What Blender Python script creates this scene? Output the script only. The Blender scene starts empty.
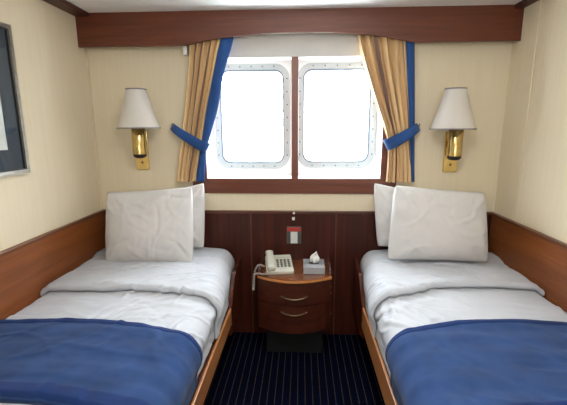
import bpy, bmesh, math, random
from mathutils import Vector, Matrix, noise
random.seed(7)
S = bpy.context.scene
COL = S.collection
PI = math.pi
sin, cos = math.sin, math.cos

# ------------------------------------------------------------------ helpers
def link(o, parent=None):
    COL.objects.link(o)
    if parent is not None:
        o.parent = parent
    return o

def props(o, label=None, cat=None, group=None, kind=None):
    if label: o['label'] = label
    if cat: o['category'] = cat
    if group: o['group'] = group
    if kind: o['kind'] = kind
    return o

def thing(name, label, cat, loc=(0, 0, 0), group=None):
    o = bpy.data.objects.new(name, None)
    o.empty_display_size = .05
    link(o); o.location = loc
    return props(o, label, cat, group)

def obj(name, bm, mat, parent=None, smooth=False, label=None):
    """link a bmesh (in world coordinates for things at the origin, else local) as one object"""
    me = bpy.data.meshes.new(name)
    bmesh.ops.recalc_face_normals(bm, faces=bm.faces)
    bm.to_mesh(me); bm.free()
    for m in (mat if isinstance(mat, (list, tuple)) else [mat]):
        me.materials.append(m)
    if smooth:
        for p in me.polygons: p.use_smooth = True
        if smooth != 'all':
            me.set_sharp_from_angle(angle=math.radians(smooth if smooth is not True else 40))
    o = bpy.data.objects.new(name, me)
    link(o, parent)
    if label: o['label'] = label
    return o

def struct(name, bm, mat, parent=None, smooth=False):
    o = obj(name, bm, mat, parent, smooth)
    if parent is None: o['kind'] = 'structure'
    return o

def box(bm, x0, x1, y0, y1, z0, z1, bev=0, seg=2):
    xs = sorted((x0, x1)); ys = sorted((y0, y1)); zs = sorted((z0, z1))
    vs = [bm.verts.new((x, y, z)) for x in xs for y in ys for z in zs]
    q = [(0, 1, 3, 2), (4, 6, 7, 5), (0, 4, 5, 1), (2, 3, 7, 6), (0, 2, 6, 4), (1, 5, 7, 3)]
    fs = [bm.faces.new([vs[i] for i in f]) for f in q]
    if bev:
        es = list({e for f in fs for e in f.edges})
        bmesh.ops.bevel(bm, geom=es, offset=bev, segments=seg, affect='EDGES', profile=.5)
    return bm

def B(*a, **k):
    return box(bmesh.new(), *a, **k)

def lathe(bm, prof, c=(0, 0, 0), n=32, cap0=False, cap1=False):
    rings = []
    for r, z in prof:
        rings.append([bm.verts.new((c[0] + r * cos(2 * PI * i / n), c[1] + r * sin(2 * PI * i / n), c[2] + z)) for i in range(n)])
    for a, b in zip(rings, rings[1:]):
        for i in range(n):
            bm.faces.new((a[i], a[(i + 1) % n], b[(i + 1) % n], b[i]))
    if cap0: bm.faces.new(rings[0][::-1])
    if cap1: bm.faces.new(rings[-1])
    return bm

def tube(bm, pts, r, n=8, cap=True):
    pts = [Vector(p) for p in pts]
    rings = []
    up = None
    for i, p in enumerate(pts):
        t = (pts[min(i + 1, len(pts) - 1)] - pts[max(i - 1, 0)]).normalized()
        if up is None:
            up = Vector((0, 0, 1)) if abs(t.z) < .9 else Vector((1, 0, 0))
        up = (up - t * up.dot(t)).normalized()
        sd = t.cross(up)
        rr = r(i / (len(pts) - 1)) if callable(r) else r
        rings.append([bm.verts.new(p + up * (rr * cos(2 * PI * k / n)) + sd * (rr * sin(2 * PI * k / n))) for k in range(n)])
    for a, b in zip(rings, rings[1:]):
        for k in range(n):
            bm.faces.new((a[k], a[(k + 1) % n], b[(k + 1) % n], b[k]))
    if cap:
        bm.faces.new(rings[0][::-1]); bm.faces.new(rings[-1])
    return bm

def prism(bm, poly, axis, a, b, bev=0):
    """extrude a 2D outline along an axis between a and b"""
    def P(u, v, w):
        return {'x': (w, u, v), 'y': (u, w, v), 'z': (u, v, w)}[axis]
    lo = [bm.verts.new(P(u, v, a)) for u, v in poly]
    hi = [bm.verts.new(P(u, v, b)) for u, v in poly]
    n = len(poly)
    f0 = bm.faces.new(lo); f1 = bm.faces.new(hi[::-1])
    for i in range(n):
        bm.faces.new((lo[i], hi[i], hi[(i + 1) % n], lo[(i + 1) % n]))
    if bev:
        es = list(set(f0.edges) | set(f1.edges))
        bmesh.ops.bevel(bm, geom=es, offset=bev, segments=2, affect='EDGES')
    return bm

def grid(bm, nu, nv, fn, uv=True):
    """surface fn(u, v) -> (x, y, z), u and v from 0 to 1"""
    V = [[bm.verts.new(fn(i / nu, j / nv)) for i in range(nu + 1)] for j in range(nv + 1)]
    L = bm.loops.layers.uv.verify() if uv else None
    for j in range(nv):
        for i in range(nu):
            f = bm.faces.new((V[j][i], V[j][i + 1], V[j + 1][i + 1], V[j + 1][i]))
            if uv:
                for l, (a, b) in zip(f.loops, ((i, j), (i + 1, j), (i + 1, j + 1), (i, j + 1))):
                    l[L].uv = (a / nu, b / nv)
    return bm

def slab(bm, nu, nv, top, bot):
    """closed shell between two surfaces"""
    T = [[bm.verts.new(top(i / nu, j / nv)) for i in range(nu + 1)] for j in range(nv + 1)]
    Bt = [[bm.verts.new(bot(i / nu, j / nv)) for i in range(nu + 1)] for j in range(nv + 1)]
    for j in range(nv):
        for i in range(nu):
            bm.faces.new((T[j][i], T[j][i + 1], T[j + 1][i + 1], T[j + 1][i]))
            bm.faces.new((Bt[j][i], Bt[j + 1][i], Bt[j + 1][i + 1], Bt[j][i + 1]))
    for i in range(nu):
        for j in (0, nv):
            bm.faces.new((T[j][i], T[j][i + 1], Bt[j][i + 1], Bt[j][i]))
    for j in range(nv):
        for i in (0, nu):
            bm.faces.new((T[j][i], T[j + 1][i], Bt[j + 1][i], Bt[j][i]))
    return bm

def sm(a, b, x):
    t = max(0., min(1., (x - a) / (b - a)))
    return t * t * (3 - 2 * t)

def lerp(a, b, t): return a + (b - a) * t

def interp(tab, x):
    """piecewise smooth interpolation in a table [(x, v...)]"""
    tab = sorted(tab)
    if x <= tab[0][0]: return tab[0][1:]
    for a, b in zip(tab, tab[1:]):
        if x <= b[0]:
            t = (x - a[0]) / (b[0] - a[0])
            return tuple(lerp(p, q, t) for p, q in zip(a[1:], b[1:]))
    return tab[-1][1:]

def rrect(x0, x1, z0, z1, r, k=8):
    P = []
    for cx, cz, a0 in ((x1 - r, z1 - r, 0), (x0 + r, z1 - r, 90), (x0 + r, z0 + r, 180), (x1 - r, z0 + r, 270)):
        for i in range(k + 1):
            a = math.radians(a0 + 90 * i / k)
            P.append((cx + r * cos(a), cz + r * sin(a)))
    return P

def ring(bm, outer, inner, y0, y1):
    """frame between two outlines with equal point counts, extruded from y0 to y1"""
    n = len(outer)
    A = [[bm.verts.new((u, y, v)) for u, v in pl] for pl in (outer, inner) for y in (y0, y1)]
    o0, o1, i0, i1 = A
    for k in range(n):
        m = (k + 1) % n
        for f in ((o0[k], o0[m], i0[m], i0[k]), (o1[k], i1[k], i1[m], o1[m]), (o0[k], o1[k], o1[m], o0[m]), (i0[k], i0[m], i1[m], i1[k])):
            bm.faces.new(f)
    bmesh.ops.remove_doubles(bm, verts=bm.verts, dist=1e-6)
    return bm

# ---------------------------------------------------------------- materials
def lin(c):
    return tuple(((v / 255) / 12.92 if v / 255 <= .04045 else ((v / 255 + .055) / 1.055) ** 2.4) for v in c)

def base_mat(name, rough=.5, metal=0., spec=.5):
    m = bpy.data.materials.new(name); m.use_nodes = True
    nt = m.node_tree; b = nt.nodes['Principled BSDF']
    b.inputs['Roughness'].default_value = rough
    b.inputs['Metallic'].default_value = metal
    b.inputs['Specular IOR Level'].default_value = spec
    return m, nt, b

def N(nt, t, **k):
    n = nt.nodes.new(t)
    for a, v in k.items(): setattr(n, a, v)
    return n

def coords(nt, scale=(1, 1, 1), kind='Object', rot=(0, 0, 0)):
    tc = N(nt, 'ShaderNodeTexCoord'); mp = N(nt, 'ShaderNodeMapping')
    mp.inputs['Scale'].default_value = scale
    mp.inputs['Rotation'].default_value = rot
    nt.links.new(tc.outputs[kind], mp.inputs['Vector'])
    return mp.outputs['Vector']

def ramp(nt, fac, stops):
    r = N(nt, 'ShaderNodeValToRGB')
    e = r.color_ramp.elements
    while len(e) < len(stops): e.new(.5)
    for el, (p, c) in zip(e, stops):
        el.position = p; el.color = (*lin(c), 1)
    nt.links.new(fac, r.inputs['Fac'])
    return r.outputs['Color']

def bump(nt, b, h, strength=.2, dist=.01):
    n = N(nt, 'ShaderNodeBump')
    n.inputs['Strength'].default_value = strength; n.inputs['Distance'].default_value = dist
    nt.links.new(h, n.inputs['Height']); nt.links.new(n.outputs['Normal'], b.inputs['Normal'])

def plain(name, c, rough=.5, metal=0., spec=.5, var=.06, vscale=8., bmp=0., bscale=200.):
    m, nt, b = base_mat(name, rough, metal, spec)
    v = coords(nt)
    n = N(nt, 'ShaderNodeTexNoise'); n.inputs['Scale'].default_value = vscale; n.inputs['Detail'].default_value = 3
    nt.links.new(v, n.inputs['Vector'])
    lo = tuple(x * (1 - var) for x in c); hi = tuple(min(255, x * (1 + var)) for x in c)
    nt.links.new(ramp(nt, n.outputs['Fac'], [(.3, lo), (.7, hi)]), b.inputs['Base Color'])
    if bmp:
        n2 = N(nt, 'ShaderNodeTexNoise'); n2.inputs['Scale'].default_value = bscale; n2.inputs['Detail'].default_value = 2
        nt.links.new(v, n2.inputs['Vector']); bump(nt, b, n2.outputs['Fac'], bmp, .002)
    return m

def wood(name, dark, light, grain, rough=.35, scale=1., coat=.0, spec=.5):
    """grain: axis along which the grain runs"""
    m, nt, b = base_mat(name, rough, 0, spec)
    sc = {'x': (1.2, 26, 26), 'y': (26, 1.2, 26), 'z': (26, 26, 1.2)}[grain]
    v = coords(nt, tuple(s * scale for s in sc))
    n = N(nt, 'ShaderNodeTexNoise'); n.inputs['Scale'].default_value = 1.6; n.inputs['Detail'].default_value = 6
    n.inputs['Roughness'].default_value = .6; n.inputs['Distortion'].default_value = .3
    nt.links.new(v, n.inputs['Vector'])
    n2 = N(nt, 'ShaderNodeTexNoise'); n2.inputs['Scale'].default_value = 9; n2.inputs['Detail'].default_value = 3
    nt.links.new(v, n2.inputs['Vector'])
    mx = N(nt, 'ShaderNodeMath', operation='MULTIPLY_ADD'); mx.inputs[1].default_value = .35
    nt.links.new(n2.outputs['Fac'], mx.inputs[0]); nt.links.new(n.outputs['Fac'], mx.inputs[2])
    mid = tuple((a + c) / 2 for a, c in zip(dark, light))
    nt.links.new(ramp(nt, mx.outputs[0], [(.45, dark), (.68, mid), (.92, light)]), b.inputs['Base Color'])
    b.inputs['Coat Weight'].default_value = coat; b.inputs['Coat Roughness'].default_value = .15
    bump(nt, b, mx.outputs[0], .05, .002)
    return m

def fabric(name, c, var=.05, weave=900., rough=.9, bmp=.25, sheen=.1, vscale=6):
    m, nt, b = base_mat(name, rough, 0, .2)
    v = coords(nt)
    n = N(nt, 'ShaderNodeTexNoise'); n.inputs['Scale'].default_value = vscale; n.inputs['Detail'].default_value = 4
    nt.links.new(v, n.inputs['Vector'])
    lo = tuple(x * (1 - var) for x in c); hi = tuple(min(255, x * (1 + var)) for x in c)
    nt.links.new(ramp(nt, n.outputs['Fac'], [(.3, lo), (.7, hi)]), b.inputs['Base Color'])
    n2 = N(nt, 'ShaderNodeTexNoise'); n2.inputs['Scale'].default_value = weave; n2.inputs['Detail'].default_value = 2
    nt.links.new(v, n2.inputs['Vector']); bump(nt, b, n2.outputs['Fac'], bmp, .001)
    b.inputs['Sheen Weight'].default_value = sheen
    return m

def wallpaper(name, c, axis):
    m, nt, b = base_mat(name, .75, 0, .25)
    sc = {'x': (1, 60, 3), 'y': (60, 1, 3)}[axis]
    v = coords(nt, sc)
    n = N(nt, 'ShaderNodeTexNoise'); n.inputs['Scale'].default_value = 1.; n.inputs['Detail'].default_value = 4
    nt.links.new(v, n.inputs['Vector'])
    lo = tuple(x * .988 for x in c); hi = tuple(min(255, x * 1.008) for x in c)
    nt.links.new(ramp(nt, n.outputs['Fac'], [(.3, lo), (.7, hi)]), b.inputs['Base Color'])
    bump(nt, b, n.outputs['Fac'], .05, .002)
    return m

WALLC = (224, 211, 184)
M = dict(
    wall_b=wallpaper('cream wallpaper back', WALLC, 'y'),
    wall_s=wallpaper('cream wallpaper side', WALLC, 'x'),
    ceil=plain('ceiling paint', (240, 241, 241), .7, var=.015),
    maho_x=wood('mahogany veneer', (82, 37, 20), (112, 57, 34), 'x', .4),
    maho_y=wood('mahogany veneer lengthwise', (62, 28, 16), (88, 44, 27), 'y', .4),
    maho_z=wood('mahogany veneer upright', (92, 46, 32), (124, 70, 50), 'z', .4),
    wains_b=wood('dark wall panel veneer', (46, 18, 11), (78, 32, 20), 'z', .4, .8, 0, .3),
    wains_s=wood('cherry side panel veneer', (112, 60, 29), (144, 84, 42), 'y', .36, .5),
    cap=wood('panel cap wood', (70, 34, 22), (104, 58, 38), 'x', .35),
    cap_s=wood('panel cap wood lengthwise', (84, 46, 28), (118, 72, 46), 'y', .35),
    rail=wood('bed rail beech', (150, 94, 50), (190, 130, 78), 'y', .3, 1., .3),
    rail_end=wood('dark mahogany rail end', (66, 28, 16), (96, 46, 28), 'z', .25, 1., .4),
    ns_top=wood('nightstand top cherry', (88, 44, 20), (118, 64, 30), 'x', .25, 1., .3),
    ns_face=wood('nightstand front mahogany', (52, 22, 14), (78, 36, 22), 'x', .35, 1., .2),
    ns_edge=wood('nightstand edge strip', (176, 110, 60), (206, 144, 88), 'x', .3),
    shadow=plain('plinth in painted shade', (5, 5, 6), .7),  # near-black colour paints in the shade under nightstand and beds
    white=plain('white window paint', (247, 247, 247), .4, var=.01),
    header=plain('pale grey header panel', (205, 202, 198), .6, var=.015),
    ringm=plain('pale grey window ring', (182, 187, 189), .4, .0, var=.02),
    gasket=plain('grey rubber gasket', (96, 112, 132), .5),
    steel=plain('steel bolt', (110, 112, 114), .4, .7),
    plastic=plain('white plastic', (226, 224, 216), .4, var=.01),
    cream_pl=plain('off white phone plastic', (186, 184, 170), .4, var=.01),
    key=plain('dark grey key', (84, 84, 82), .5),
    lcd=plain('grey phone label strip', (186, 186, 172), .3, var=.02),
    cord=plain('grey phone cord', (176, 172, 164), .5),
    black=plain('black plastic', (24, 22, 22), .4),
    blue=fabric('royal blue curtain cloth', (32, 70, 126), .08, 700, .7, .2, .2),
    sheet=fabric('white bed linen', (187, 190, 197), .012, 1200, .8, .12, .05),
    slip=fabric('white pillow case', (203, 200, 198), .012, 1200, .8, .1, .05),
    throw=fabric('navy bed runner cloth', (36, 60, 102), .10, 500, .95, .4, .06, 9),
    throw_hem=fabric('navy bed runner hem', (22, 45, 92), .08, 500, .9, .3, .05, 9),
    shade=fabric('ivory lamp shade cloth', (206, 200, 192), .012, 500, .8, .15, .0),
    trimc=fabric('grey shade trim', (122, 118, 120), .04, 500, .8, .1, .0),
    silver=plain('silver frame metal', (168, 164, 156), .3, .85, var=.08, vscale=30),
    matb=plain('slate picture mount', (62, 72, 84), .85, var=.05),
    paper=plain('white paper', (232, 232, 228), .8, var=.01),
    red=plain('red card strip', (190, 58, 50), .6, var=.03),
    tissue=plain('tissue paper', (240, 240, 238), .9, var=.01),
    tbox=plain('silver grey card box', (158, 161, 166), .45, .15, var=.04),
)
def metal(name, c, rough):
    m, nt, b = base_mat(name, rough, 1.)
    v = coords(nt)
    n = N(nt, 'ShaderNodeTexNoise'); n.inputs['Scale'].default_value = 25; n.inputs['Detail'].default_value = 3
    nt.links.new(v, n.inputs['Vector'])
    nt.links.new(ramp(nt, n.outputs['Fac'], [(.3, tuple(x * .9 for x in c)), (.7, c)]), b.inputs['Base Color'])
    return m
M['brass'] = metal('polished brass', (214, 186, 122), .2)
M['brass_d'] = metal('brushed pull metal', (150, 128, 100), .35)

def carpet():
    m, nt, b = base_mat('navy striped carpet', 1., 0, .0)
    tc = N(nt, 'ShaderNodeTexCoord'); sp = N(nt, 'ShaderNodeSeparateXYZ')
    nt.links.new(tc.outputs['Object'], sp.inputs[0])
    a = N(nt, 'ShaderNodeMath', operation='ADD'); a.inputs[1].default_value = .003 + .043 * 100 + .0215
    nt.links.new(sp.outputs['X'], a.inputs[0])
    d = N(nt, 'ShaderNodeMath', operation='MODULO'); d.inputs[1].default_value = .043
    nt.links.new(a.outputs[0], d.inputs[0])
    s = N(nt, 'ShaderNodeMath', operation='SUBTRACT'); s.inputs[1].default_value = .0215
    nt.links.new(d.outputs[0], s.inputs[0])
    ab = N(nt, 'ShaderNodeMath', operation='ABSOLUTE'); nt.links.new(s.outputs[0], ab.inputs[0])
    lt = N(nt, 'ShaderNodeMath', operation='LESS_THAN'); lt.inputs[1].default_value = .0024
    nt.links.new(ab.outputs[0], lt.inputs[0])
    n = N(nt, 'ShaderNodeTexNoise'); n.inputs['Scale'].default_value = 90; n.inputs['Detail'].default_value = 3
    nt.links.new(tc.outputs['Object'], n.inputs['Vector'])
    base = ramp(nt, n.outputs['Fac'], [(.3, (6, 9, 22)), (.7, (10, 14, 32))])
    thread = ramp(nt, n.outputs['Fac'], [(.3, (40, 34, 29)), (.7, (62, 53, 44))])
    mx = N(nt, 'ShaderNodeMixRGB')
    nt.links.new(lt.outputs[0], mx.inputs['Fac']); nt.links.new(base, mx.inputs[1]); nt.links.new(thread, mx.inputs[2])
    nt.links.new(mx.outputs[0], b.inputs['Base Color'])
    n2 = N(nt, 'ShaderNodeTexNoise'); n2.inputs['Scale'].default_value = 600
    nt.links.new(tc.outputs['Object'], n2.inputs['Vector']); bump(nt, b, n2.outputs['Fac'], .5, .004)
    return m
M['carpet'] = carpet()

def gold(name, bands):
    """gold curtain cloth woven with mauve brown stripes; the stripes follow the cloth (UV)"""
    m, nt, b = base_mat(name, .6, 0, .35)
    tc = N(nt, 'ShaderNodeTexCoord'); sp = N(nt, 'ShaderNodeSeparateXYZ')
    nt.links.new(tc.outputs['UV'], sp.inputs[0])
    G = (210, 174, 124); G2 = (214, 180, 134); P = (112, 86, 76)
    stops = [(0., G)]
    for c, w in bands:
        stops += [(c - w - .012, G2), (c - w, P), (c + w, P), (c + w + .012, G)]
    col = ramp(nt, sp.outputs['X'], stops)
    nt.links.new(col, b.inputs['Base Color'])
    v = coords(nt)
    n2 = N(nt, 'ShaderNodeTexNoise'); n2.inputs['Scale'].default_value = 700
    nt.links.new(v, n2.inputs['Vector']); bump(nt, b, n2.outputs['Fac'], .15, .001)
    b.inputs['Sheen Weight'].default_value = .15
    return m
M['gold_l'] = gold('gold striped curtain cloth', [(.22, .008), (.44, .008), (.70, .035)])
M['gold_r'] = gold('gold curtain cloth with brown stripes', [(.06, .014), (.37, .016), (.62, .010), (.95, .012)])

def glass():
    m = bpy.data.materials.new('window glass'); m.use_nodes = True
    nt = m.node_tree; nt.nodes.clear()
    o = N(nt, 'ShaderNodeOutputMaterial'); mix = N(nt, 'ShaderNodeMixShader')
    t = N(nt, 'ShaderNodeBsdfTransparent'); g = N(nt, 'ShaderNodeBsdfGlossy'); lw = N(nt, 'ShaderNodeLayerWeight'); pw = N(nt, 'ShaderNodeMath', operation='POWER'); fr = N(nt, 'ShaderNodeMath', operation='MULTIPLY_ADD')
    g.inputs['Roughness'].default_value = .02; lw.inputs['Blend'].default_value = .5; pw.inputs[1].default_value = 5; fr.inputs[1].default_value = .9; fr.inputs[2].default_value = .035
    nt.links.new(lw.outputs['Facing'], pw.inputs[0]); nt.links.new(pw.outputs[0], fr.inputs[0])
    t.inputs['Color'].default_value = (.97, .98, .98, 1)
    nt.links.new(fr.outputs[0], mix.inputs[0]); nt.links.new(t.outputs[0], mix.inputs[1]); nt.links.new(g.outputs[0], mix.inputs[2])
    nt.links.new(mix.outputs[0], o.inputs['Surface'])
    return m
M['glass'] = glass()

def emit(name, c, s):
    m, nt, b = base_mat(name, .5)
    b.inputs['Base Color'].default_value = (.9, .9, .88, 1)
    b.inputs['Emission Color'].default_value = (*c, 1); b.inputs['Emission Strength'].default_value = s
    return m

# ---------------------------------------------------------------- room shell
XL, XR, ZC, YF = -1.369, 1.371, 2.216, -3.6
T = .25
struct('floor', B(XL - T, XR + T, YF - T, T, -.1, 0), M['carpet'])
struct('ceiling', B(XL - T, XR + T, YF - T, T, ZC, ZC + .1), M['ceil'])
OX0, OX1, OZ0, OZ1 = -.612, .605, 1.149, 2.13       # structural window opening
bm = bmesh.new()
box(bm, XL, OX0, 0, T, 0, ZC); box(bm, OX1, XR, 0, T, 0, ZC)
box(bm, OX0, OX1, 0, T, 0, OZ0); box(bm, OX0, OX1, 0, T, OZ1, ZC)
struct('wall_back', bm, M['wall_b'])
struct('wall_left', B(XL - T, XL, YF - T, T, 0, ZC), M['wall_s'])
struct('wall_right', B(XR, XR + T, YF - T, T, 0, ZC), M['wall_s'])
RX0, RX1, RZ0, RZ1 = .05, .55, 1.35, 1.95              # opening added in the unseen rear wall to let in fill daylight
bm = bmesh.new()
box(bm, XL, RX0, YF - T, YF, 0, ZC); box(bm, RX1, XR, YF - T, YF, 0, ZC)
box(bm, RX0, RX1, YF - T, YF, 0, RZ0); box(bm, RX0, RX1, YF - T, YF, RZ1, ZC)
struct('wall_front', bm, M['wall_b'])

# wainscot panels with a cap strip
ZW = .9366
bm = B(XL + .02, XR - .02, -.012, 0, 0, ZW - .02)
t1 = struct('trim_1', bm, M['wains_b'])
bm = bmesh.new(); box(bm, XL + .02, XR - .02, -.022, 0, ZW - .02, ZW, .004)
for x in (-.30, .30):                                  # thin upright joints
    box(bm, x - .004, x + .004, -.0145, -.010, 0, ZW - .02)
obj('cap_strip', bm, M['cap'], t1)
for i, (xa, xb, nm) in enumerate(((XL, XL + .018, 'trim_2'), (XR - .018, XR, 'trim_3'))):
    t = struct(nm, B(xa, xb, YF, 0, 0, ZW - .018), M['wains_s'])
    xi = xb if i == 0 else xa
    d = .01 if i == 0 else -.01
    obj('cap_strip', B(xa if i == 0 else xi + d, xi + d if i == 0 else xb, YF, 0, ZW - .018, ZW, .004), M['cap_s'], t)
# flat wooden strips where walls meet the ceiling
struct('trim_4', B(XL, XL + .093, YF, -.095, ZC - .022, ZC, .003), M['maho_y'])
struct('trim_5', B(XR - .06, XR, YF, -.095, ZC - .022, ZC, .003), M['maho_y'])
# joint strips of the wall panels
struct('trim_6', B(XL, XL + .006, -.02, -.004, ZW, ZC, .002), M['wall_s'])
struct('trim_7', B(XR - .005, XR, -.262, -.247, ZW, ZC, .002), M['wall_s'])

# wooden window frame: sill board, jambs, mullion
bm = bmesh.new()
box(bm, -.70, .70, -.014, .0, 1.059, 1.163, .003)
box(bm, -.66, -.598, -.014, .0, 1.163, 2.13, .003)
box(bm, .591, .66, -.014, .0, 1.163, 2.13, .003)
wf = struct('trim_8', bm, M['maho_x'])
obj('mullion', B(-.013, .033, -.012, .035, 1.163, 1.956, .003), M['maho_z'], wf)

# white recess lining
bm = bmesh.new()
box(bm, OX0, -.598, 0, .2, OZ0, OZ1); box(bm, .591, OX1, 0, .2, OZ0, OZ1)
box(bm, -.598, .591, 0, .2, OZ0, 1.163); box(bm, -.598, .591, .02, .2, 2.10, OZ1)
PANES = ((-.530, -.071, 1.251, 1.906), (.064, .540, 1.257, 1.908))
for (x0, x1, z0, z1), (hx0, hx1) in zip(PANES, ((-.598, 0), (0, .591))):
    k = 8
    inner = rrect(x0 - .012, x1 + .012, z0 - .012, z1 + .012, .075, k)
    outer = [(hx1, OZ1 - .03)] * (k + 1) + [(hx0, OZ1 - .03)] * (k + 1) + [(hx0, 1.163)] * (k + 1) + [(hx1, 1.163)] * (k + 1)
    b2 = ring(bmesh.new(), outer, inner, .2, .24)
    me = bpy.data.meshes.new('tmp'); b2.to_mesh(me); b2.free(); bm.from_mesh(me); bpy.data.meshes.remove(me)
struct('trim_9', bm, M['white'])
struct('trim_10', B(-.598, .591, .002, .10, 1.955, 2.10, .002), M['header'])

w3 = struct('window_3', ring(bmesh.new(), rrect(RX0, RX1, RZ0, RZ1, .004, 1), rrect(RX0 + .05, RX1 - .05, RZ0 + .05, RZ1 - .05, .03, 1), YF - .12, YF - .06), M['white'])  # unseen window, added behind the camera as a fill light source
obj('pane', B(RX0 + .03, RX1 - .03, YF - .10, YF - .094, RZ0 + .03, RZ1 - .03), M['glass'], w3)
bolt_me = None
for i, (x0, x1, z0, z1) in enumerate(PANES):
    k = 8
    g = .04
    pts_i = rrect(x0, x1, z0, z1, .065, k); pts_o = rrect(x0 - g, x1 + g, z0 - g, z1 + g, .10, k)
    pts_g = rrect(x0 + .010, x1 - .010, z0 + .010, z1 - .010, .058, k)
    fr = ring(bmesh.new(), pts_o, pts_i, .184, .2)
    w = obj('window_%d' % (i + 1), fr, M['ringm'], None, 35)
    props(w, kind='structure')
    obj('gasket', ring(bmesh.new(), pts_i, pts_g, .186, .222), M['gasket'], w, 35)
    obj('pane', prism(bmesh.new(), rrect(x0, x1, z0, z1, .06, k), 'y', .218, .226), M['glass'], w)
    # bolts round the ring
    ps = []
    e = g * .55
    nx, nz = 5, 7
    for a in range(nx):
        x = lerp(x0 + .07, x1 - .07, a / (nx - 1)); ps += [(x, z0 - e), (x, z1 + e)]
    for a in range(nz):
        z = lerp(z0 + .06, z1 - .06, a / (nz - 1)); ps += [(x0 - e, z), (x1 + e, z)]
    for x, z in ps:
        if bolt_me is None:
            b = bmesh.new(); lathe(b, [(.0055, 0), (.0055, .003), (.0035, .0055), (.0005, .006)], n=10, cap0=True)
            bmesh.ops.rotate(b, verts=b.verts, cent=(0, 0, 0), matrix=Matrix.Rotation(PI / 2, 3, 'X'))
            o = obj('bolt', b, M['steel'], w, 30); bolt_me = o.data
        else:
            o = bpy.data.objects.new('bolt', bolt_me); link(o, w)
        o.location = (x, .1845, z)

# ------------------------------------------------------------ valance and rail
def arch(x):
    t = (x - .03) / .71
    return 2.0155 + (.070 * (1 - abs(t) ** 2.2) if abs(t) < 1 else 0)
poly = [(XL, ZC), (XL, 2.0155)]
for i in range(61):
    x = lerp(-.68, .74, i / 60); poly.append((x, arch(x)))
poly += [(XR, 2.0155), (XR, ZC)]
v = obj('window_valance', prism(bmesh.new(), poly, 'y', -.095, -.078), M['maho_x'])
props(v, 'long mahogany valance board with shallow arched lower edge above the window', 'valance')
cr = thing('curtain_rail', 'white curtain rail end behind the valance, left of the gold curtains', 'curtain rail', (-.69, -.045, 2.0))
cr_loc = Vector(cr.location)
def local(bm, o):
    bmesh.ops.translate(bm, verts=bm.verts, vec=-Vector(o.location)); return bm
obj('rail', local(B(-.70, .80, -.058, -.04, 2.088, 2.11), cr), M['plastic'], cr)
obj('end_bracket', local(B(-.708, -.682, -.062, 0, 1.966, 2.115, .004), cr), M['plastic'], cr)
obj('end_bracket', local(B(.782, .806, -.062, 0, 2.06, 2.115, .004), cr), M['plastic'], cr)

# ------------------------------------------------------------------- curtains
YCUR = -.047
def curtain(label, tab, goldm, nf, hook, band):
    """tab: (z, left edge, gold/blue boundary, right edge)"""
    c = thing('curtain', label, 'curtain', (tab[0][1], YCUR, tab[-1][0]), 'gold and blue window curtains')
    ztop, zbot = tab[0][0], tab[-1][0]
    def smooth_row(z):
        # average over a small window so edges bend instead of kinking
        acc = [0, 0, 0]
        for d in (-.05, -.025, 0, .025, .05):
            r = interp(tab, max(zbot, min(ztop, z + d)))
            for i in range(3): acc[i] += r[i] / 5
        return acc
    def depth(u, z):
        pinch = math.exp(-((z - band) / .10) ** 2)
        A = .022 - .006 * pinch
        ph = 2 * PI * nf * (u + .025 * sin(5 * u + 3 * z))
        w = sin(ph)
        w = math.copysign(abs(w) ** .75, w)
        return YCUR - A * w - .004 * sin(2 * PI * 2.3 * u + 4 * z)
    def fgold(u, v):
        z = lerp(zbot, ztop, v); a, b, r = smooth_row(z)
        ph = 2 * PI * nf * u
        return Vector((lerp(a, b, u) + .006 * sin(2 * ph), depth(u, z), z + (.004 * sin(ph) if v == 0 else 0)))
    def fblue(u, v):
        z = lerp(zbot, ztop, v); a, b, r = smooth_row(z)
        y = depth(1, z) - .014 * sin(u * PI) + .005 * u
        return Vector((lerp(b, r, u), y, z))
    def finish(bm, name, mat, th=.003):
        o = obj(name, local(bm, c), mat, c, 'all')
        md = o.modifiers.new('thick', 'SOLIDIFY'); md.thickness = th; md.offset = 0
        return o
    finish(grid(bmesh.new(), 110, 70, fgold), 'gathered_cloth', goldm)
    finish(grid(bmesh.new(), 10, 70, fblue), 'blue_border', M['blue'])
    finish(grid(bmesh.new(), 110, 2, lambda u, v: fgold(u, v * .018) + Vector((0, -.0035, 0))), 'bottom_hem', goldm)
    # tieback: a cloth band from the hook round the front and back again
    hx, hz, ex, ez, bw = hook
    P = [(hx, -.012, hz), (lerp(hx, ex, .10), -.055, lerp(hz, ez, .08)), (lerp(hx, ex, .3), -.088, lerp(hz, ez, .3)), (lerp(hx, ex, .6), -.094, lerp(hz, ez, .62)),
         (lerp(hx, ex, .88), -.090, lerp(hz, ez, .9)), (ex, -.066, ez), (lerp(hx, ex, .97), -.034, ez), (lerp(hx, ex, .8), -.022, lerp(hz, ez, .85))]
    def path(t):
        # Catmull-Rom
        n = len(P) - 1; k = min(int(t * n), n - 1); f = t * n - k
        q = [Vector(P[max(0, min(n, k + d))]) for d in (-1, 0, 1, 2)]
        return .5 * ((2 * q[1]) + (-q[0] + q[2]) * f + (2 * q[0] - 5 * q[1] + 4 * q[2] - q[3]) * f * f + (-q[0] + 3 * q[1] - 3 * q[2] + q[3]) * f ** 3)
    dirx = Vector((ex - hx, 0, ez - hz)).normalized()
    perp = Vector((-dirx.z, 0, dirx.x))
    if perp.z < 0: perp = -perp
    def ftie(u, v):
        w = bw * (.80 + .35 * sm(0, .6, u))
        return path(u) + perp * (w * (v - .5)) + Vector((0, -.004 * sin(v * PI), 0))
    o = finish(grid(bmesh.new(), 60, 8, ftie), 'tieback', M['blue'], .004)
    hk = bmesh.new(); tube(hk, [(hx + .004, 0, hz + .004), (hx + .004, -.02, hz + .004), (hx + .004, -.024, hz + .018)], .004)
    obj('hook', local(hk, c), M['brass_d'], c, True)
    return c
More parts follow.
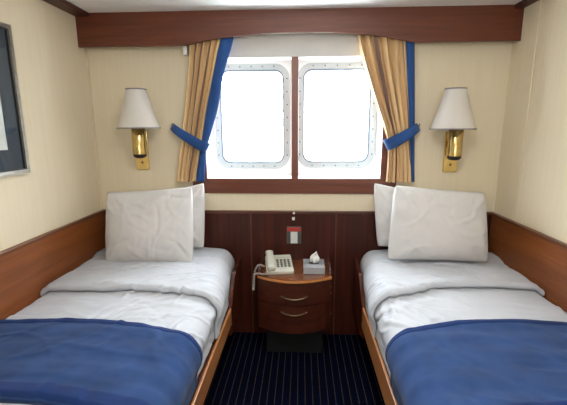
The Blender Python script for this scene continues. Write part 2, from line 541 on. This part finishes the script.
curtain('gold curtain with blue border, tied back to the left of the two windows',
        [(2.075, -.655, -.450, -.372), (2.02, -.665, -.474, -.388), (1.85, -.684, -.515, -.450), (1.65, -.712, -.566, -.488), (1.45, -.748, -.609, -.558), (1.36, -.765, -.628, -.588), (1.25, -.784, -.655, -.602), (1.145, -.801, -.674, -.612)],
        M['gold_l'], 4.5, (-.823, 1.520, -.574, 1.375, .058), 1.42)
curtain('gold curtain with blue border, tied back to the right of the two windows',
        [(2.075, .398, .690, .748), (1.93, .436, .705, .757), (1.77, .490, .722, .768), (1.60, .555, .742, .780), (1.446, .618, .757, .792), (1.37, .630, .765, .798), (1.25, .628, .777, .806), (1.145, .622, .788, .818)],
        M['gold_r'], 5.5, (.822, 1.510, .606, 1.392, .066), 1.41)

# ------------------------------------------------------------------ wall lamps
def wall_lamp(label, px, tx, cx, dz):
    y = -.165
    L = thing('wall_lamp', label, 'lamp', (px, 0, 1.23 + dz), 'brass wall lamps beside the window')
    def add(name, bm, mat, smooth=False, lab=None):
        bmesh.ops.translate(bm, verts=bm.verts, vec=(0, 0, dz))
        return obj(name, local(bm, L), mat, L, smooth, lab)
    add('back_plate', B(px - .045, px + .045, -.012, 0, 1.235, 1.50, .003), M['brass'])
    add('screw', lathe(bmesh.new(), [(.008, 0), (.006, .003)], (0, 0, 0), 12, True, True), M['brass_d'])
    s = L.children[-1]
    s.rotation_euler = (PI / 2, 0, 0); s.location = (0, -.0125, .055 + dz * 0)
    s.data.transform(Matrix.Translation(Vector(L.location) - Vector((0, 0, dz))))
    # arm, tube, socket, shade
    am = (px + tx) / 2
    bm = bmesh.new(); box(bm, am - .012, am + .012, y + .02, -.01, 1.40, 1.44, .004); add('arm', bm, M['brass'])
    r = .043
    add('tube', lathe(bmesh.new(), [(r, 1.352), (r, 1.56), (r - .004, 1.565), (.012, 1.568), (.012, 1.62)], (tx, y + .03, 0), 40, True, True), M['brass'], 40)
    add('end_cap', lathe(bmesh.new(), [(.018, 1.325), (.034, 1.331), (r - .001, 1.342), (r - .001, 1.352)], (tx, y + .03, 0), 32, True, True), M['black'], 40)
    add('bulb', lathe(bmesh.new(), [(.012, 1.62), (.016, 1.63), (.028, 1.66), (.03, 1.68), (.02, 1.705), (.001, 1.712)], (tx, y + .03, 0), 20, True), M['plastic'], 'all')
    rb, rt, zb, zt = .131, .061, 1.517, 1.755
    sh = add('lamp_shade', lathe(bmesh.new(), [(rb, zb), (lerp(rb, rt, .5) - .002, lerp(zb, zt, .5)), (rt, zt), (rt - .003, zt), (lerp(rb, rt, .5) - .005, lerp(zb, zt, .5)), (rb - .003, zb), (rb, zb)], (cx, y, 0), 56), M['shade'], 40)
    for z, rr in ((zb, rb), (zt, rt)):
        bm = lathe(bmesh.new(), [(rr + .0022, z - .0015), (rr + .0018, z + .006), (rr - .004, z + .006), (rr - .004, z - .0015), (rr + .0022, z - .0015)], (cx, y, 0), 56)
        bmesh.ops.translate(bm, verts=bm.verts, vec=(0, 0, dz))
        o = obj('trim_band', local(bm, L), M['trimc'], sh, 40)
    bm = bmesh.new()
    for a in range(3):
        an = 2 * PI * a / 3 + .4
        tube(bm, [(cx, y, 1.735), (cx + (rt - .002) * cos(an), y + (rt - .002) * sin(an), 1.745)], .0016, 6)
    tube(bm, [(tx, y + .03, 1.70), (cx, y, 1.736)], .002, 6)
    add('shade_carrier', bm, M['brass_d'])
    return L
wall_lamp('brass wall lamp with ivory shade on the wall left of the window', -1.046, -1.005, -.985, -.012)
wall_lamp('brass wall lamp with ivory shade on the wall right of the window', 1.048, 1.020, .985, -.026)

# --------------------------------------------------------------------- picture
P = thing('framed_picture', 'silver framed picture with slate mount hanging on the left wall', 'picture', (XL, -1.0, 1.28))
y0, y1, z0, z1 = -1.29, -.695, 1.283, 1.992
def pbox(x0, x1, ya, yb, za, zb, bev=0): return local(B(XL + x0, XL + x1, ya, yb, za, zb, bev=bev), P)
def xring(o, i, xa, xb):
    bm = bmesh.new(); ring(bm, o, i, xa, xb)
    bmesh.ops.transform(bm, matrix=Matrix(((0, 1, 0, 0), (1, 0, 0, 0), (0, 0, 1, 0), (0, 0, 0, 1))), verts=bm.verts)
    bmesh.ops.translate(bm, verts=bm.verts, vec=(XL, 0, 0))
    return local(bm, P)
def rc(a, b, c, d): return [(a, c), (b, c), (b, d), (a, d)]
obj('frame', xring(rc(y0, y1, z0, z1), rc(y0 + .02, y1 - .02, z0 + .02, z1 - .02), 0, .026), M['silver'], P)
obj('frame_bead', xring(rc(y0 + .02, y1 - .02, z0 + .02, z1 - .02), rc(y0 + .026, y1 - .026, z0 + .026, z1 - .026), 0, .018), M['black'], P)
obj('mount', xring(rc(y0 + .022, y1 - .022, z0 + .022, z1 - .022), rc(-1.18, -.80, 1.405, 1.87), .004, .010), M['matb'], P)
obj('print', pbox(.003, .006, -1.185, -.795, 1.40, 1.875), M['paper'], P)
obj('glazing', pbox(.0125, .0145, y0 + .02, y1 - .02, z0 + .02, z1 - .02), M['glass'], P)

# -------------------------------------------------- little things on the panel
H_ = thing('card_holder', 'small clear card holder with red strip and white card on the dark wall panel', 'card holder', (.005, -.012, .70))
obj('backing', local(B(-.044, .055, -.0145, -.012, .70, .825), H_), M['key'], H_)
obj('red_strip', local(B(-.044, .055, -.0165, -.0145, .79, .816), H_), M['red'], H_)
obj('card', local(B(-.018, .030, -.0168, -.0145, .702, .786), H_), M['paper'], H_)
obj('clear_cover', local(B(-.044, .055, -.0205, -.0185, .70, .812), H_), M['glass'], H_)
obj('side_edge', local(B(-.0455, -.0425, -.021, -.012, .70, .812), H_), M['key'], H_)
obj('side_edge', local(B(.0535, .0565, -.021, -.012, .70, .812), H_), M['key'], H_)
def knob(name, x, yb, z, r, label, cat):
    bm = lathe(bmesh.new(), [(r * .55, 0), (r * .55, .008), (r, .011), (r, .018), (r * .6, .022), (.0004, .0225)], n=16, cap0=True)
    bmesh.ops.rotate(bm, verts=bm.verts, cent=(0, 0, 0), matrix=Matrix.Rotation(PI / 2, 3, 'X'))
    o = obj(name, bm, M['plastic'], None, 40); o.location = (x, yb, z)
    props(o, label, cat)
knob('wall_button', .0045, -.022, .926, .008, 'tiny white button on the cap strip of the dark wall panel', 'button')
bm = B(-.0095, .0095, -.010, 0, -.011, .011, .003)
lathe(bm, [(.005, -.002), (.004, .002)], (0, -.012, 0), 12, True, True)
o = obj('wall_switch', bm, M['plastic']); o.location = (.001, -.012, .882)
props(o, 'tiny white square switch on the dark panel just above the card holder', 'switch')

# ------------------------------------------------------------------ nightstand
NX, NZ0, NZ = .013, .215, .58
NSW = .238
def front(x, e=0):      # bowed front
    t = (x - NX) / NSW
    return -.385 - e + .085 * t * t
Nst = thing('nightstand', 'mahogany bow-fronted nightstand with two drawers between the beds', 'nightstand', (NX, -.16, 0))
def bowed(z0, z1, x0, x1, yback, e, n=28):
    pl = [(lerp(x0, x1, i / n), front(lerp(x0, x1, i / n), e)) for i in range(n + 1)] + [(x1, yback), (x0, yback)]
    return prism(bmesh.new(), pl, 'z', z0, z1)
xa, xb = NX - NSW, NX + NSW
obj('carcass', local(bowed(NZ0, NZ - .022, xa, xb, -.013, -.022), Nst), M['ns_face'], Nst)
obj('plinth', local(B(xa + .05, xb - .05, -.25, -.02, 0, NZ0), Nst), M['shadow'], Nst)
obj('top', local(bowed(NZ - .020, NZ, xa, xb, -.013, .004), Nst), M['ns_top'], Nst)
# pale edge strip under the top
n = 28
pl = [(lerp(xa, xb, i / n), front(lerp(xa, xb, i / n), .009)) for i in range(n + 1)] + [(lerp(xb, xa, i / n), front(lerp(xb, xa, i / n), .0)) for i in range(n + 1)]
obj('edge_strip', local(prism(bmesh.new(), pl, 'z', NZ - .019, NZ - .004), Nst), M['ns_edge'], Nst)
for sx in (xa, xb):     # side lips on the top
    s = 1 if sx == xa else -1
    lp = [(-.013, NZ), (-.26, NZ), (-.245, NZ + .012), (-.20, NZ + .03), (-.013, NZ + .034)]
    obj('side_lip', local(prism(bmesh.new(), lp, 'x', sx, sx + s * .014), Nst), M['ns_face'], Nst)
def drawer(z0, z1, zh):
    n = 28
    xs = [lerp(xa + .002, xb - .002, i / n) for i in range(n + 1)]
    pl = [(x, front(x, .002)) for x in xs] + [(x, front(x, -.022)) for x in reversed(xs)]
    d = obj('drawer', local(prism(bmesh.new(), pl, 'z', z0, z1, .0015), Nst), M['ns_face'], Nst)
    bm = bmesh.new()
    pts = []
    for i in range(17):
        t = i / 16; x = NX + lerp(-.082, .082, t)
        pts.append((x, front(x, .003 + .024 * sin(PI * t) ** .6), zh - .006 * sin(PI * t)))
    tube(bm, pts, .0048, 8)
    obj('handle', local(bm, Nst), M['brass_d'], d, True, 'bowed brass pull')
drawer(.412, NZ - .026, .468)
drawer(NZ0 + .002, .404, .362)
for z in (.545, .49, .445, .30):
    bm = lathe(bmesh.new(), [(.005, 0), (.005, .003), (.001, .0045)], n=10, cap0=True)
    bmesh.ops.rotate(bm, verts=bm.verts, cent=(0, 0, 0), matrix=Matrix.Rotation(PI / 2, 3, 'Y'))
    bmesh.ops.translate(bm, verts=bm.verts, vec=(xb, -.27, z))
    obj('side_screw', local(bm, Nst), M['brass_d'], Nst, 30)

# ------------------------------------------------------------------- telephone
Ph = thing('telephone', 'off white desk telephone with dark keys on the nightstand', 'telephone', (-.092, -.19, NZ + .001))
PYAW = math.radians(9)
Ph.rotation_euler = (0, 0, PYAW)
# local: x across, y depth (front negative), z up
W2 = .088
side = [(-.105, 0), (.085, 0), (.085, .060), (.075, .068), (-.095, .022), (-.105, .016)]
obj('body', prism(bmesh.new(), side, 'x', -W2, W2, .004), M['cream_pl'], Ph)
slope = math.atan2(.046, .170)
def onslope(x, y, h=0):   # point on the sloping face
    return Vector((x, y - h * sin(slope), .022 + (y + .095) * math.tan(slope) + h * cos(slope)))
keyme = None
for r in range(4):
    for c in range(4):
        p = onslope(-.010 + c * .0245, -.055 + r * .022, .001)
        if keyme is None:
            o = obj('key', B(-.0075, .0075, -.006, .006, 0, .005, .0012), M['key'], Ph); keyme = o.data
        else:
            o = bpy.data.objects.new('key', keyme); link(o, Ph)
        o.location = p; o.rotation_euler = (slope, 0, 0)
o = obj('label_strip', B(-.042, .042, -.008, .008, 0, .0015), M['lcd'], Ph); o.location = onslope(.026, .05, 0); o.rotation_euler = (slope, 0, 0)
hs = bmesh.new()
nn = 28
def hsec(t):
    y = lerp(-.105, .095, t)
    e = abs(2 * t - 1)
    lift = .014 + .010 * (1 - e ** 2.5)
    thick = .012 + .009 * sm(.55, 1, e)
    wd = .025 + .003 * sm(.6, 1, e)
    endr = math.sqrt(max(.02, 1 - max(0, (e - .86) / .14) ** 2)) if e > .86 else 1
    return y, lift, thick * endr, wd * (.55 + .45 * endr)
rings = []
for i in range(nn + 1):
    y, lift, th, wd = hsec(i / nn)
    c = onslope(-.058, y, lift)
    rg = []
    for k in range(14):
        a = 2 * PI * k / 14
        ca, sa = cos(a), sin(a)
        rg.append(hs.verts.new(c + Vector((math.copysign(abs(ca) ** .6, ca) * wd, 0, 0)) + Vector((0, -sin(slope), cos(slope))) * (math.copysign(abs(sa) ** .7, sa) * th)))
    rings.append(rg)
for a, b in zip(rings, rings[1:]):
    for k in range(14): hs.faces.new((a[k], a[(k + 1) % 14], b[(k + 1) % 14], b[k]))
hs.faces.new(rings[0][::-1]); hs.faces.new(rings[-1])
obj('handset', hs, M['cream_pl'], Ph, 'all')
# coiled cord from the handset over the side of the nightstand and back
cp = [(-.045, -.112, .030), (-.062, -.135, .020), (-.092, -.135, .012), (-.122, -.135, .016), (-.150, -.128, .004), (-.160, -.120, -.060), (-.160, -.110, -.105), (-.158, -.098, -.075), (-.154, -.086, .006), (-.132, -.075, .046), (-.110, -.055, .040), (-.086, -.03, .022)]
cp = [Matrix.Rotation(-PYAW, 3, 'Z') @ Vector(p) for p in cp]
def cat(P, t):
    n = len(P) - 1; k = min(int(t * n), n - 1); f = t * n - k
    q = [Vector(P[max(0, min(n, k + d))]) for d in (-1, 0, 1, 2)]
    return .5 * ((2 * q[1]) + (-q[0] + q[2]) * f + (2 * q[0] - 5 * q[1] + 4 * q[2] - q[3]) * f * f + (-q[0] + 3 * q[1] - 3 * q[2] + q[3]) * f ** 3)
coil = []
NC = 900
for i in range(NC + 1):
    t = i / NC
    c = cat(cp, t); d = (cat(cp, min(1, t + .004)) - cat(cp, max(0, t - .004))).normalized()
    a = Vector((0, 1, 0)); a = (a - d * a.dot(d)).normalized(); b = d.cross(a)
    R_ = .0055 * min(1, 12 * t, 12 * (1 - t))
    w = 2 * PI * 62 * t
    coil.append(c + a * R_ * cos(w) + b * R_ * sin(w))
obj('coiled_cord', tube(bmesh.new(), coil, .0016, 5), M['cord'], Ph, 'all')

# ------------------------------------------------------------------ tissue box
Tb = thing('tissue_box', 'silver grey tissue box with a white tissue on the nightstand', 'tissue box', (.140, -.205, NZ + .001))
obj('box', B(-.069, .069, -.082, .082, 0, .046, .002), M['tbox'], Tb)
obj('slot', prism(bmesh.new(), [(.036 * cos(2 * PI * i / 24), .02 * sin(2 * PI * i / 24)) for i in range(24)], 'z', .0455, .0468), M['black'], Tb)
def ftis(u, v):
    h = v
    w = lerp(.022, .030, sm(0, .5, h)) * (1 - .75 * sm(.45, 1, h))
    x = (u - .5) * 2 * w + .012 * h + .004 * sin(7 * v + 3 * u)
    y = .010 * sin(u * 2 * PI * 1.4 + 2 * v) * (1 - .3 * h) + .006 * cos(9 * v) - .004
    z = .046 + .085 * h - .014 * abs(u - .45) * 2 * h + .004 * sin(11 * u)
    return (x, y, z)
o = obj('tissue', grid(bmesh.new(), 24, 24, ftis), M['tissue'], Tb, 'all')
md = o.modifiers.new('thick', 'SOLIDIFY'); md.thickness = .0012

# ------------------------------------------------------------------------ beds
# bed cross-section: s runs from the wall to the aisle, over the rounded edge and down
RE = .07
class Bed:
    def __init__(s, sgn, wall, edge, seed):
        s.sgn, s.wall, s.edge, s.seed = sgn, wall, edge, seed
        s.w = abs(edge - wall)
        s.flat = s.w - RE
        s.L = s.flat + RE * PI / 2 + .12
        s.ztop = .605
    def prof(s, q):
        """q = arc length -> x from the wall (positive to the aisle), z, normal (x, z)"""
        if q < s.flat:
            t = q / s.w
            return q, s.ztop + .022 * sin(PI * min(1, t * 1.0)), (0., 1.)
        z0 = s.ztop + .022 * sin(PI * s.flat / s.w)
        a = (q - s.flat) / RE
        if a < PI / 2:
            return s.flat + RE * sin(a), z0 - RE * (1 - cos(a)), (sin(a), cos(a))
        return s.w, z0 - RE - (q - s.flat - RE * PI / 2), (1., 0.)
    def pt(s, q, y, off, tuck=True):
        x, z, n = s.prof(q)
        o = off
        if tuck:                               # tucked in behind the rail low down
            down = max(0, q - s.flat - RE * 1.1)
            o = off * (1 - .55 * sm(0, .10, down)) if off > 0 else off
        x += n[0] * o * lerp(.85, .45, sm(-.85, -.5, y)); z += n[1] * o
        x -= .030 * sm(-.48, -.18, y) * min(1, x / s.w) ** 3      # narrower at the head
        return Vector((s.wall - s.sgn * x, y, z))   # sgn: -1 left bed, +1 right bed
LB = Bed(-1, XL + .024, -.409, 3)
RB = Bed(+1, XR - .024, .463, 11)

def fbm(x, y, z, o=4):
    return noise.fractal(Vector((x, y, z)), 1.0, 2.0, o)

def creases(seed, n, q0, q1, y0, y1, ang0, ang1, l0, l1, w0=.006, w1=.014, a0=.003, a1=.008):
    rnd = random.Random(seed)
    C = []
    for _ in range(n):
        a = math.radians(rnd.uniform(ang0, ang1))
        C.append((rnd.uniform(q0, q1), rnd.uniform(y0, y1), cos(a), sin(a), rnd.uniform(l0, l1), rnd.uniform(w0, w1), rnd.uniform(a0, a1) * rnd.choice((1, 1, -1)), rnd.uniform(-3, 3)))
    return C
def crease_h(C, q, y):
    h = 0
    for cq, cy, ca, sa, ln, wd, am, bend in C:
        dx, dy = q - cq, y - cy
        if abs(dx) > ln * 1.6 or abs(dy) > ln * 1.6: continue
        al = dx * ca + dy * sa
        if abs(al) > ln: continue
        ac = -dx * sa + dy * ca + bend * (al * al - ln * ln * .3)
        t = al / ln
        h += am * math.exp(-(ac / wd) ** 2) * (1 - t * t) ** 1.0
    return h

def rail_end_outline(zt):
    pl = [(-.014, .22), (-.43, .22), (-.45, zt - .02), (-.43, zt)]
    for i in range(25):                      # S-curve up to the higher head end
        t = i / 24
        pl.append((lerp(-.425, -.215, t), zt + (.578 - zt) * sm(0, 1, t ** .8)))
    for i in range(9):
        t = (i + 1) / 9
        pl.append((lerp(-.215, -.014, t), .578 + .022 * t - .006 * t ** 6))
    return pl

def make_bed(B_, rx_out, rx_in, lab):
    s = B_.sgn
    b = thing('bed', lab, 'bed', ((B_.wall + B_.edge) / 2, -1.0, 0), 'twin cabin beds')
    zt = .408 if s < 0 else .428
    lo, hi = sorted((rx_in, rx_out))
    obj('side_rail', local(B(lo, hi, -1.99, -.42, .30, zt, .003), b), M['rail'], b)
    xm = rx_out + s * .022
    obj('rail_end', local(prism(bmesh.new(), rail_end_outline(zt + .004), 'x', min(rx_out, xm) , max(rx_out, xm), .006), b), M['rail_end'], b, 40, 'dark curved head end of the rail')
    xw = XL + .022 if s < 0 else XR - .022
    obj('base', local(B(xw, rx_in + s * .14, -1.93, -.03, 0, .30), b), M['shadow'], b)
    obj('mattress_board', local(B(xw, rx_in + s * .002, -1.97, -.03, .30, .40), b), M['ns_face'], b)
    obj('foot_board', local(B(xw, rx_in, -1.99, -1.972, .30, .52, .004), b), M['rail'], b)
    return b
make_bed(LB, -.375, -.388, 'low wooden bed under the left wall, beech rail facing the aisle')
make_bed(RB, .430, .443, 'low wooden bed under the right wall, beech rail facing the aisle')

def mattress(B_, label):
    nq, ny = 60, 40
    def top(u, v):
        y = lerp(-1.965, -.03, v); q = u * (B_.L - .02)
        ends = .03 * (1 - sm(0, .05, y + 1.965)) + .02 * (1 - sm(0, .04, -.03 - y))
        h = .003 * fbm(q * 5, y * 4, B_.seed) + .068 * sm(-.36, -.17, y)
        return B_.pt(q, y, h - ends)
    def bot(u, v):
        y = lerp(-1.965, -.03, v); p = top(u, v)
        return Vector((p.x, y, .402))
    return props(obj('mattress', slab(bmesh.new(), nq, ny, top, bot), M['sheet'], None, 'all'), label, 'mattress')
mattress(LB, 'white sheeted mattress of the left bed, bare strip beside its pillows')
mattress(RB, 'white sheeted mattress of the right bed, bare strip beside its pillows')

def duvet(B_, label, seed, droop, FE):
    """white duvet with its top turned back towards the foot"""
    C = creases(seed, 60, .5 * B_.w, B_.L, -1.15, -.3, 20, 75, .05, .22, .005, .011, .005, .012) + creases(seed + 1, 26, .02, .8 * B_.w, -1.0, -.5, -15, 15, .12, .35, .008, .02, .002, .005) \
        + creases(seed + 5, 30, B_.flat - .05, B_.L, -1.9, -.3, 70, 110, .05, .16)
    def H(q, y):
        return .006 * fbm(q * 3, y * 3, seed) + .0025 * fbm(q * 9, y * 7, seed + 4) + crease_h(C, q, y)
    def edge_y(q):
        return FE + .012 * sin(q * 6 + seed) + droop * sm(.55 * B_.w, B_.w * 1.05, q)
    def main(u, v):
        y = lerp(-1.955, -.42, v); q = u * B_.L
        o = .034 + H(q, y) - .028 * (1 - sm(0, .05, q)) - .02 * (1 - sm(0, .05, y + 1.955))
        return B_.pt(q, y, max(.006, o))
    def under(u, v):
        y = lerp(-1.955, -.42, v); q = u * B_.L
        o = .034 + H(q, y) - .028 * (1 - sm(0, .05, q)) - .02 * (1 - sm(0, .05, y + 1.955))
        return B_.pt(q, y, max(.005, min(o - .001, .006)))
    d = obj('duvet', slab(bmesh.new(), 170, 220, main, under), M['sheet'], None, 'all')
    props(d, label, 'duvet')
    # turned-back band: a soft closed roll, thick at its front edge
    C2 = creases(seed + 2, 48, .3 * B_.w, B_.L, FE - .1, -.22, 15, 65, .06, .22, .005, .011, .004, .009) + creases(seed + 3, 14, .02, .8 * B_.w, -.6, -.2, -10, 10, .15, .4, .01, .02, .002, .005)
    yb = -.20
    def band(u, v):
        # v: 0..0.14 turns under at the front edge, then runs back over the top to the pillow
        q = u * B_.L
        e = edge_y(q)
        if v < .16:
            a = PI * (v / .16)                  # underside -> nose -> top
            th = .017
            y = e + th * (1 - sin(a)) * 1.0
            o = .040 + th * (1 - cos(a))
            hh = H(q, y) * .8
        else:
            t = (v - .16) / .84
            y = lerp(e + .017, yb + .02 * sin(q * 5 + seed), t)
            o = lerp(.074, .066, t) - .058 * sm(.86, 1, t)
            hh = .007 * fbm(q * 3.2, y * 5, seed + 9) + crease_h(C2, q, y)
        o += hh - .03 * (1 - sm(0, .05, q))
        return B_.pt(q, y, max(.005, o))
    fe = obj('folded_edge', grid(bmesh.new(), 170, 110, band, False), M['sheet'], d, 'all', 'turned-back top of the duvet')
    md = fe.modifiers.new('thick', 'SOLIDIFY'); md.thickness = .003; md.offset = 0
    return d
duvet(LB, 'white duvet with turned-back top on the left bed', 21, -.05, -.755)
duvet(RB, 'white duvet with turned-back top on the right bed', 45, -.11, -.655)

def runner(B_, label, ya, yb, seed, skew):
    C = creases(seed, 16, .05, .75 * B_.w, yb, ya, -8, 8, .15, .5, .01, .025, .002, .005) + creases(seed + 1, 14, .6 * B_.w, B_.L, yb, ya, 60, 115, .05, .2, .008, .016, .002, .006)
    def H(q, y):
        return .0022 * sin(y * 52 + .5 * sin(q * 4 + seed)) + .004 * fbm(q * 2.5, y * 6, seed) + .002 * fbm(q * 6, y * 16, seed + 2) + crease_h(C, q, y)
    def shift(q): return skew * sm(.6 * B_.w, B_.L, q) + .006 * sin(q * 5)
    def f(off, v0, v1, taper=0):
        def g(u, v):
            vv = lerp(v0, v1, v)
            q = .012 + u * (B_.L - .02)
            y = lerp(yb, ya, vv) + shift(q)
            o = off + H(q, y)
            d = min(vv, 1 - vv) * (ya - yb)
            o -= .012 * (1 - sm(0, .014, d))
            if taper: o -= taper * (1 - sm(0, .18, min(v, 1 - v)))
            o -= .028 * (1 - sm(0, .05, q))
            return B_.pt(q, y, max(.012, o))
        return g
    r = obj('bed_runner', slab(bmesh.new(), 100, 70, f(.064, 0, 1), f(.046, 0, 1)), M['throw'], None, 'all')
    props(r, label, 'bed runner')
    w = abs(ya - yb)
    for a, b_ in ((0.0, .075 / w), (1 - .042 / w, 1.0)):
        obj('hem', slab(bmesh.new(), 100, 10, f(.0675, a, b_, .0055), f(.058, a, b_)), M['throw_hem'], r, 'all')
    return r
runner(LB, 'navy blue bed runner spread across the left bed', -1.095, -1.580, 5, -.05)
runner(RB, 'navy blue bed runner spread across the right bed', -1.030, -1.600, 8, -.07)

# --------------------------------------------------------------------- pillows
def pillow(label, c, w, h, th, lean, yaw, roll, seed, group, cor=((0, 0),) * 4):
    """w across, h high, th thick; stands on its long edge and leans back"""
    C = creases(seed, 26, -w / 2, w / 2, -h / 2, h / 2, 0, 180, .05, .16, .005, .012, .003, .006)
    for sx in (-1, 1):                          # folds running in from the corners
        for sz in (-1, 1):
            C += creases(seed + sx + 3 * sz, 5, sx * w * .40 - .05, sx * w * .40 + .05, sz * h * .38 - .05, sz * h * .38 + .05, 42 if sx * sz > 0 else 118, 62 if sx * sz > 0 else 138, .07, .15, .007, .012, .004, .009)
    rnd = random.Random(seed)
    def shell(sg):
        def f(u, v):
            a, b = 2 * u - 1, 2 * v - 1
            # outline pulled in between the corners
            px = a * w / 2 * (1 + .012 * (1 - b * b) * abs(a) ** 3 - .02 * (b ** 8) * abs(a) ** 3)
            pz = b * h / 2 * (1 - .03 * (1 - a * a) * abs(b) ** 3 - .015 * (a ** 8) * abs(b) ** 3)
            t = max(0, (1 - abs(a) ** 2.2)) ** .58 * max(0, (1 - abs(b) ** 2.2)) ** .58
            bulge = th / 2 * t * (1 + .12 * -b)
            n = .010 * fbm(px * 5 + seed, pz * 5, sg * 3) * (t ** .5) + crease_h(C, px, pz) * min(1, t * 2)
            # puckers running in from the seams
            pk = .0035 * sin(46 * pz + 3 * sin(9 * px)) * math.exp(-(1 - abs(a)) * 9) + .0035 * sin(40 * px + seed) * math.exp(-(1 - abs(b)) * 9)
            y = sg * (bulge + n + pk * min(1, t * 3))
            # corners pulled out of square: lower left, lower right, upper left, upper right
            k = ((1 - u) * (1 - v), u * (1 - v), (1 - u) * v, u * v)
            px += sum(a_ * c_[0] for a_, c_ in zip(k, cor)); pz += sum(a_ * c_[1] for a_, c_ in zip(k, cor))
            return Vector((px, y, pz))
        return f
    o = obj('pillow', slab(bmesh.new(), 64, 52, shell(-1), shell(1)), M['slip'], None, 'all')
    bm = bmesh.new(); bm.from_mesh(o.data); bmesh.ops.remove_doubles(bm, verts=bm.verts, dist=.0004); bm.to_mesh(o.data); bm.free()
    o.rotation_euler = (math.radians(-lean), math.radians(roll), math.radians(yaw))
    o.location = c
    props(o, label, 'pillow', group)
    return o
G = 'white pillows on the beds'
pillow('front white pillow leaning at the head of the left bed', (-.905, -.315, .885), .548, .465, .20, 14, 2, -.5, 3, G, ((0, .01), (.006, 0), (0, 0), (0, .028)))
pillow('rear white pillow peeking out behind the front one on the left bed', (-.868, -.125, .915), .55, .445, .13, 8, -2, 2, 8, G, ((0, 0), (0, .02), (.03, -.11), (-.012, .02)))
pillow('front white pillow leaning at the head of the right bed', (.905, -.315, .90), .57, .455, .20, 14, -3, 2, 14, G, ((-.025, .018), (-.004, .040), (0, .025), (-.032, .004)))
pillow('rear white pillow peeking out behind the front one on the right bed', (.835, -.125, .922), .58, .45, .13, 8, 2, -1.5, 19, G, ((.01, .04), (0, 0), (-.008, .012), (-.03, -.11)))

# ----------------------------------------------------------------- ceiling lamp
CL = thing('ceiling_light', 'round white ceiling lamp over the middle of the cabin', 'ceiling lamp', (.15, -1.75, ZC))
bm = lathe(bmesh.new(), [(.10, -.001), (.10, -.02), (.09, -.026)], n=40, cap0=True, cap1=True); obj('mounting_plate', bm, M['white'], CL, 35)
bm = lathe(bmesh.new(), [(.012, -.02), (.012, -.09)], n=16, cap0=True, cap1=True); obj('stem', bm, M['brass_d'], CL, 35)
bm = lathe(bmesh.new(), [(.001, -.075), (.10, -.078), (.165, -.09), (.18, -.11), (.165, -.135), (.10, -.155), (.001, -.162)], n=40); obj('diffuser', bm, emit('lit lamp diffuser', (1, .97, .93), 40), CL, 'all')

# ------------------------------------------------------------ daylight outside
w = bpy.data.worlds.new('overcast sky'); S.world = w; w.use_nodes = True
nt = w.node_tree; bg = nt.nodes['Background']
bg.inputs['Color'].default_value = (.90, .96, 1, 1); bg.inputs['Strength'].default_value = 27.0
pl = bpy.data.lights.new('window_daylight', 'AREA'); pl.shape = 'RECTANGLE'; pl.size = 1.2; pl.size_y = .8
pl.cycles.is_portal = True
pl2 = pl.copy(); pl2.size = RX1 - RX0; pl2.size_y = RZ1 - RZ0
po2 = bpy.data.objects.new('added_rear_daylight', pl2); link(po2); po2.location = ((RX0 + RX1) / 2, YF - .20, (RZ0 + RZ1) / 2); po2.rotation_euler = (PI / 2, 0, 0)  # portal for the added rear opening
po = bpy.data.objects.new('window_daylight', pl); link(po); po.location = (0, .26, 1.58); po.rotation_euler = (-PI / 2, 0, 0)

# ---------------------------------------------------------------------- camera
cd = bpy.data.cameras.new('camera'); cd.sensor_fit = 'HORIZONTAL'; cd.sensor_width = 36
cam = bpy.data.objects.new('camera', cd); link(cam)
cam.matrix_world = Matrix([[0.998886, -0.005217, 0.04689, 0.05347], [0.047008, 0.194578, -0.97976, -2.55068], [-0.004013, 0.980873, 0.194606, 1.5], [0, 0, 0, 1]])
cd.lens = 23.6380
cd.clip_start = .02
S.camera = cam
S.view_settings.view_transform = 'Standard'; S.view_settings.look = 'None'
S.view_settings.gamma = 1; S.view_settings.use_curve_mapping = False
S.view_settings.exposure = 0.06
S.cycles.use_denoising = True
S.cycles.max_bounces = 12; S.cycles.diffuse_bounces = 6; S.cycles.transparent_max_bounces = 12
S.cycles.sample_clamp_indirect = 8
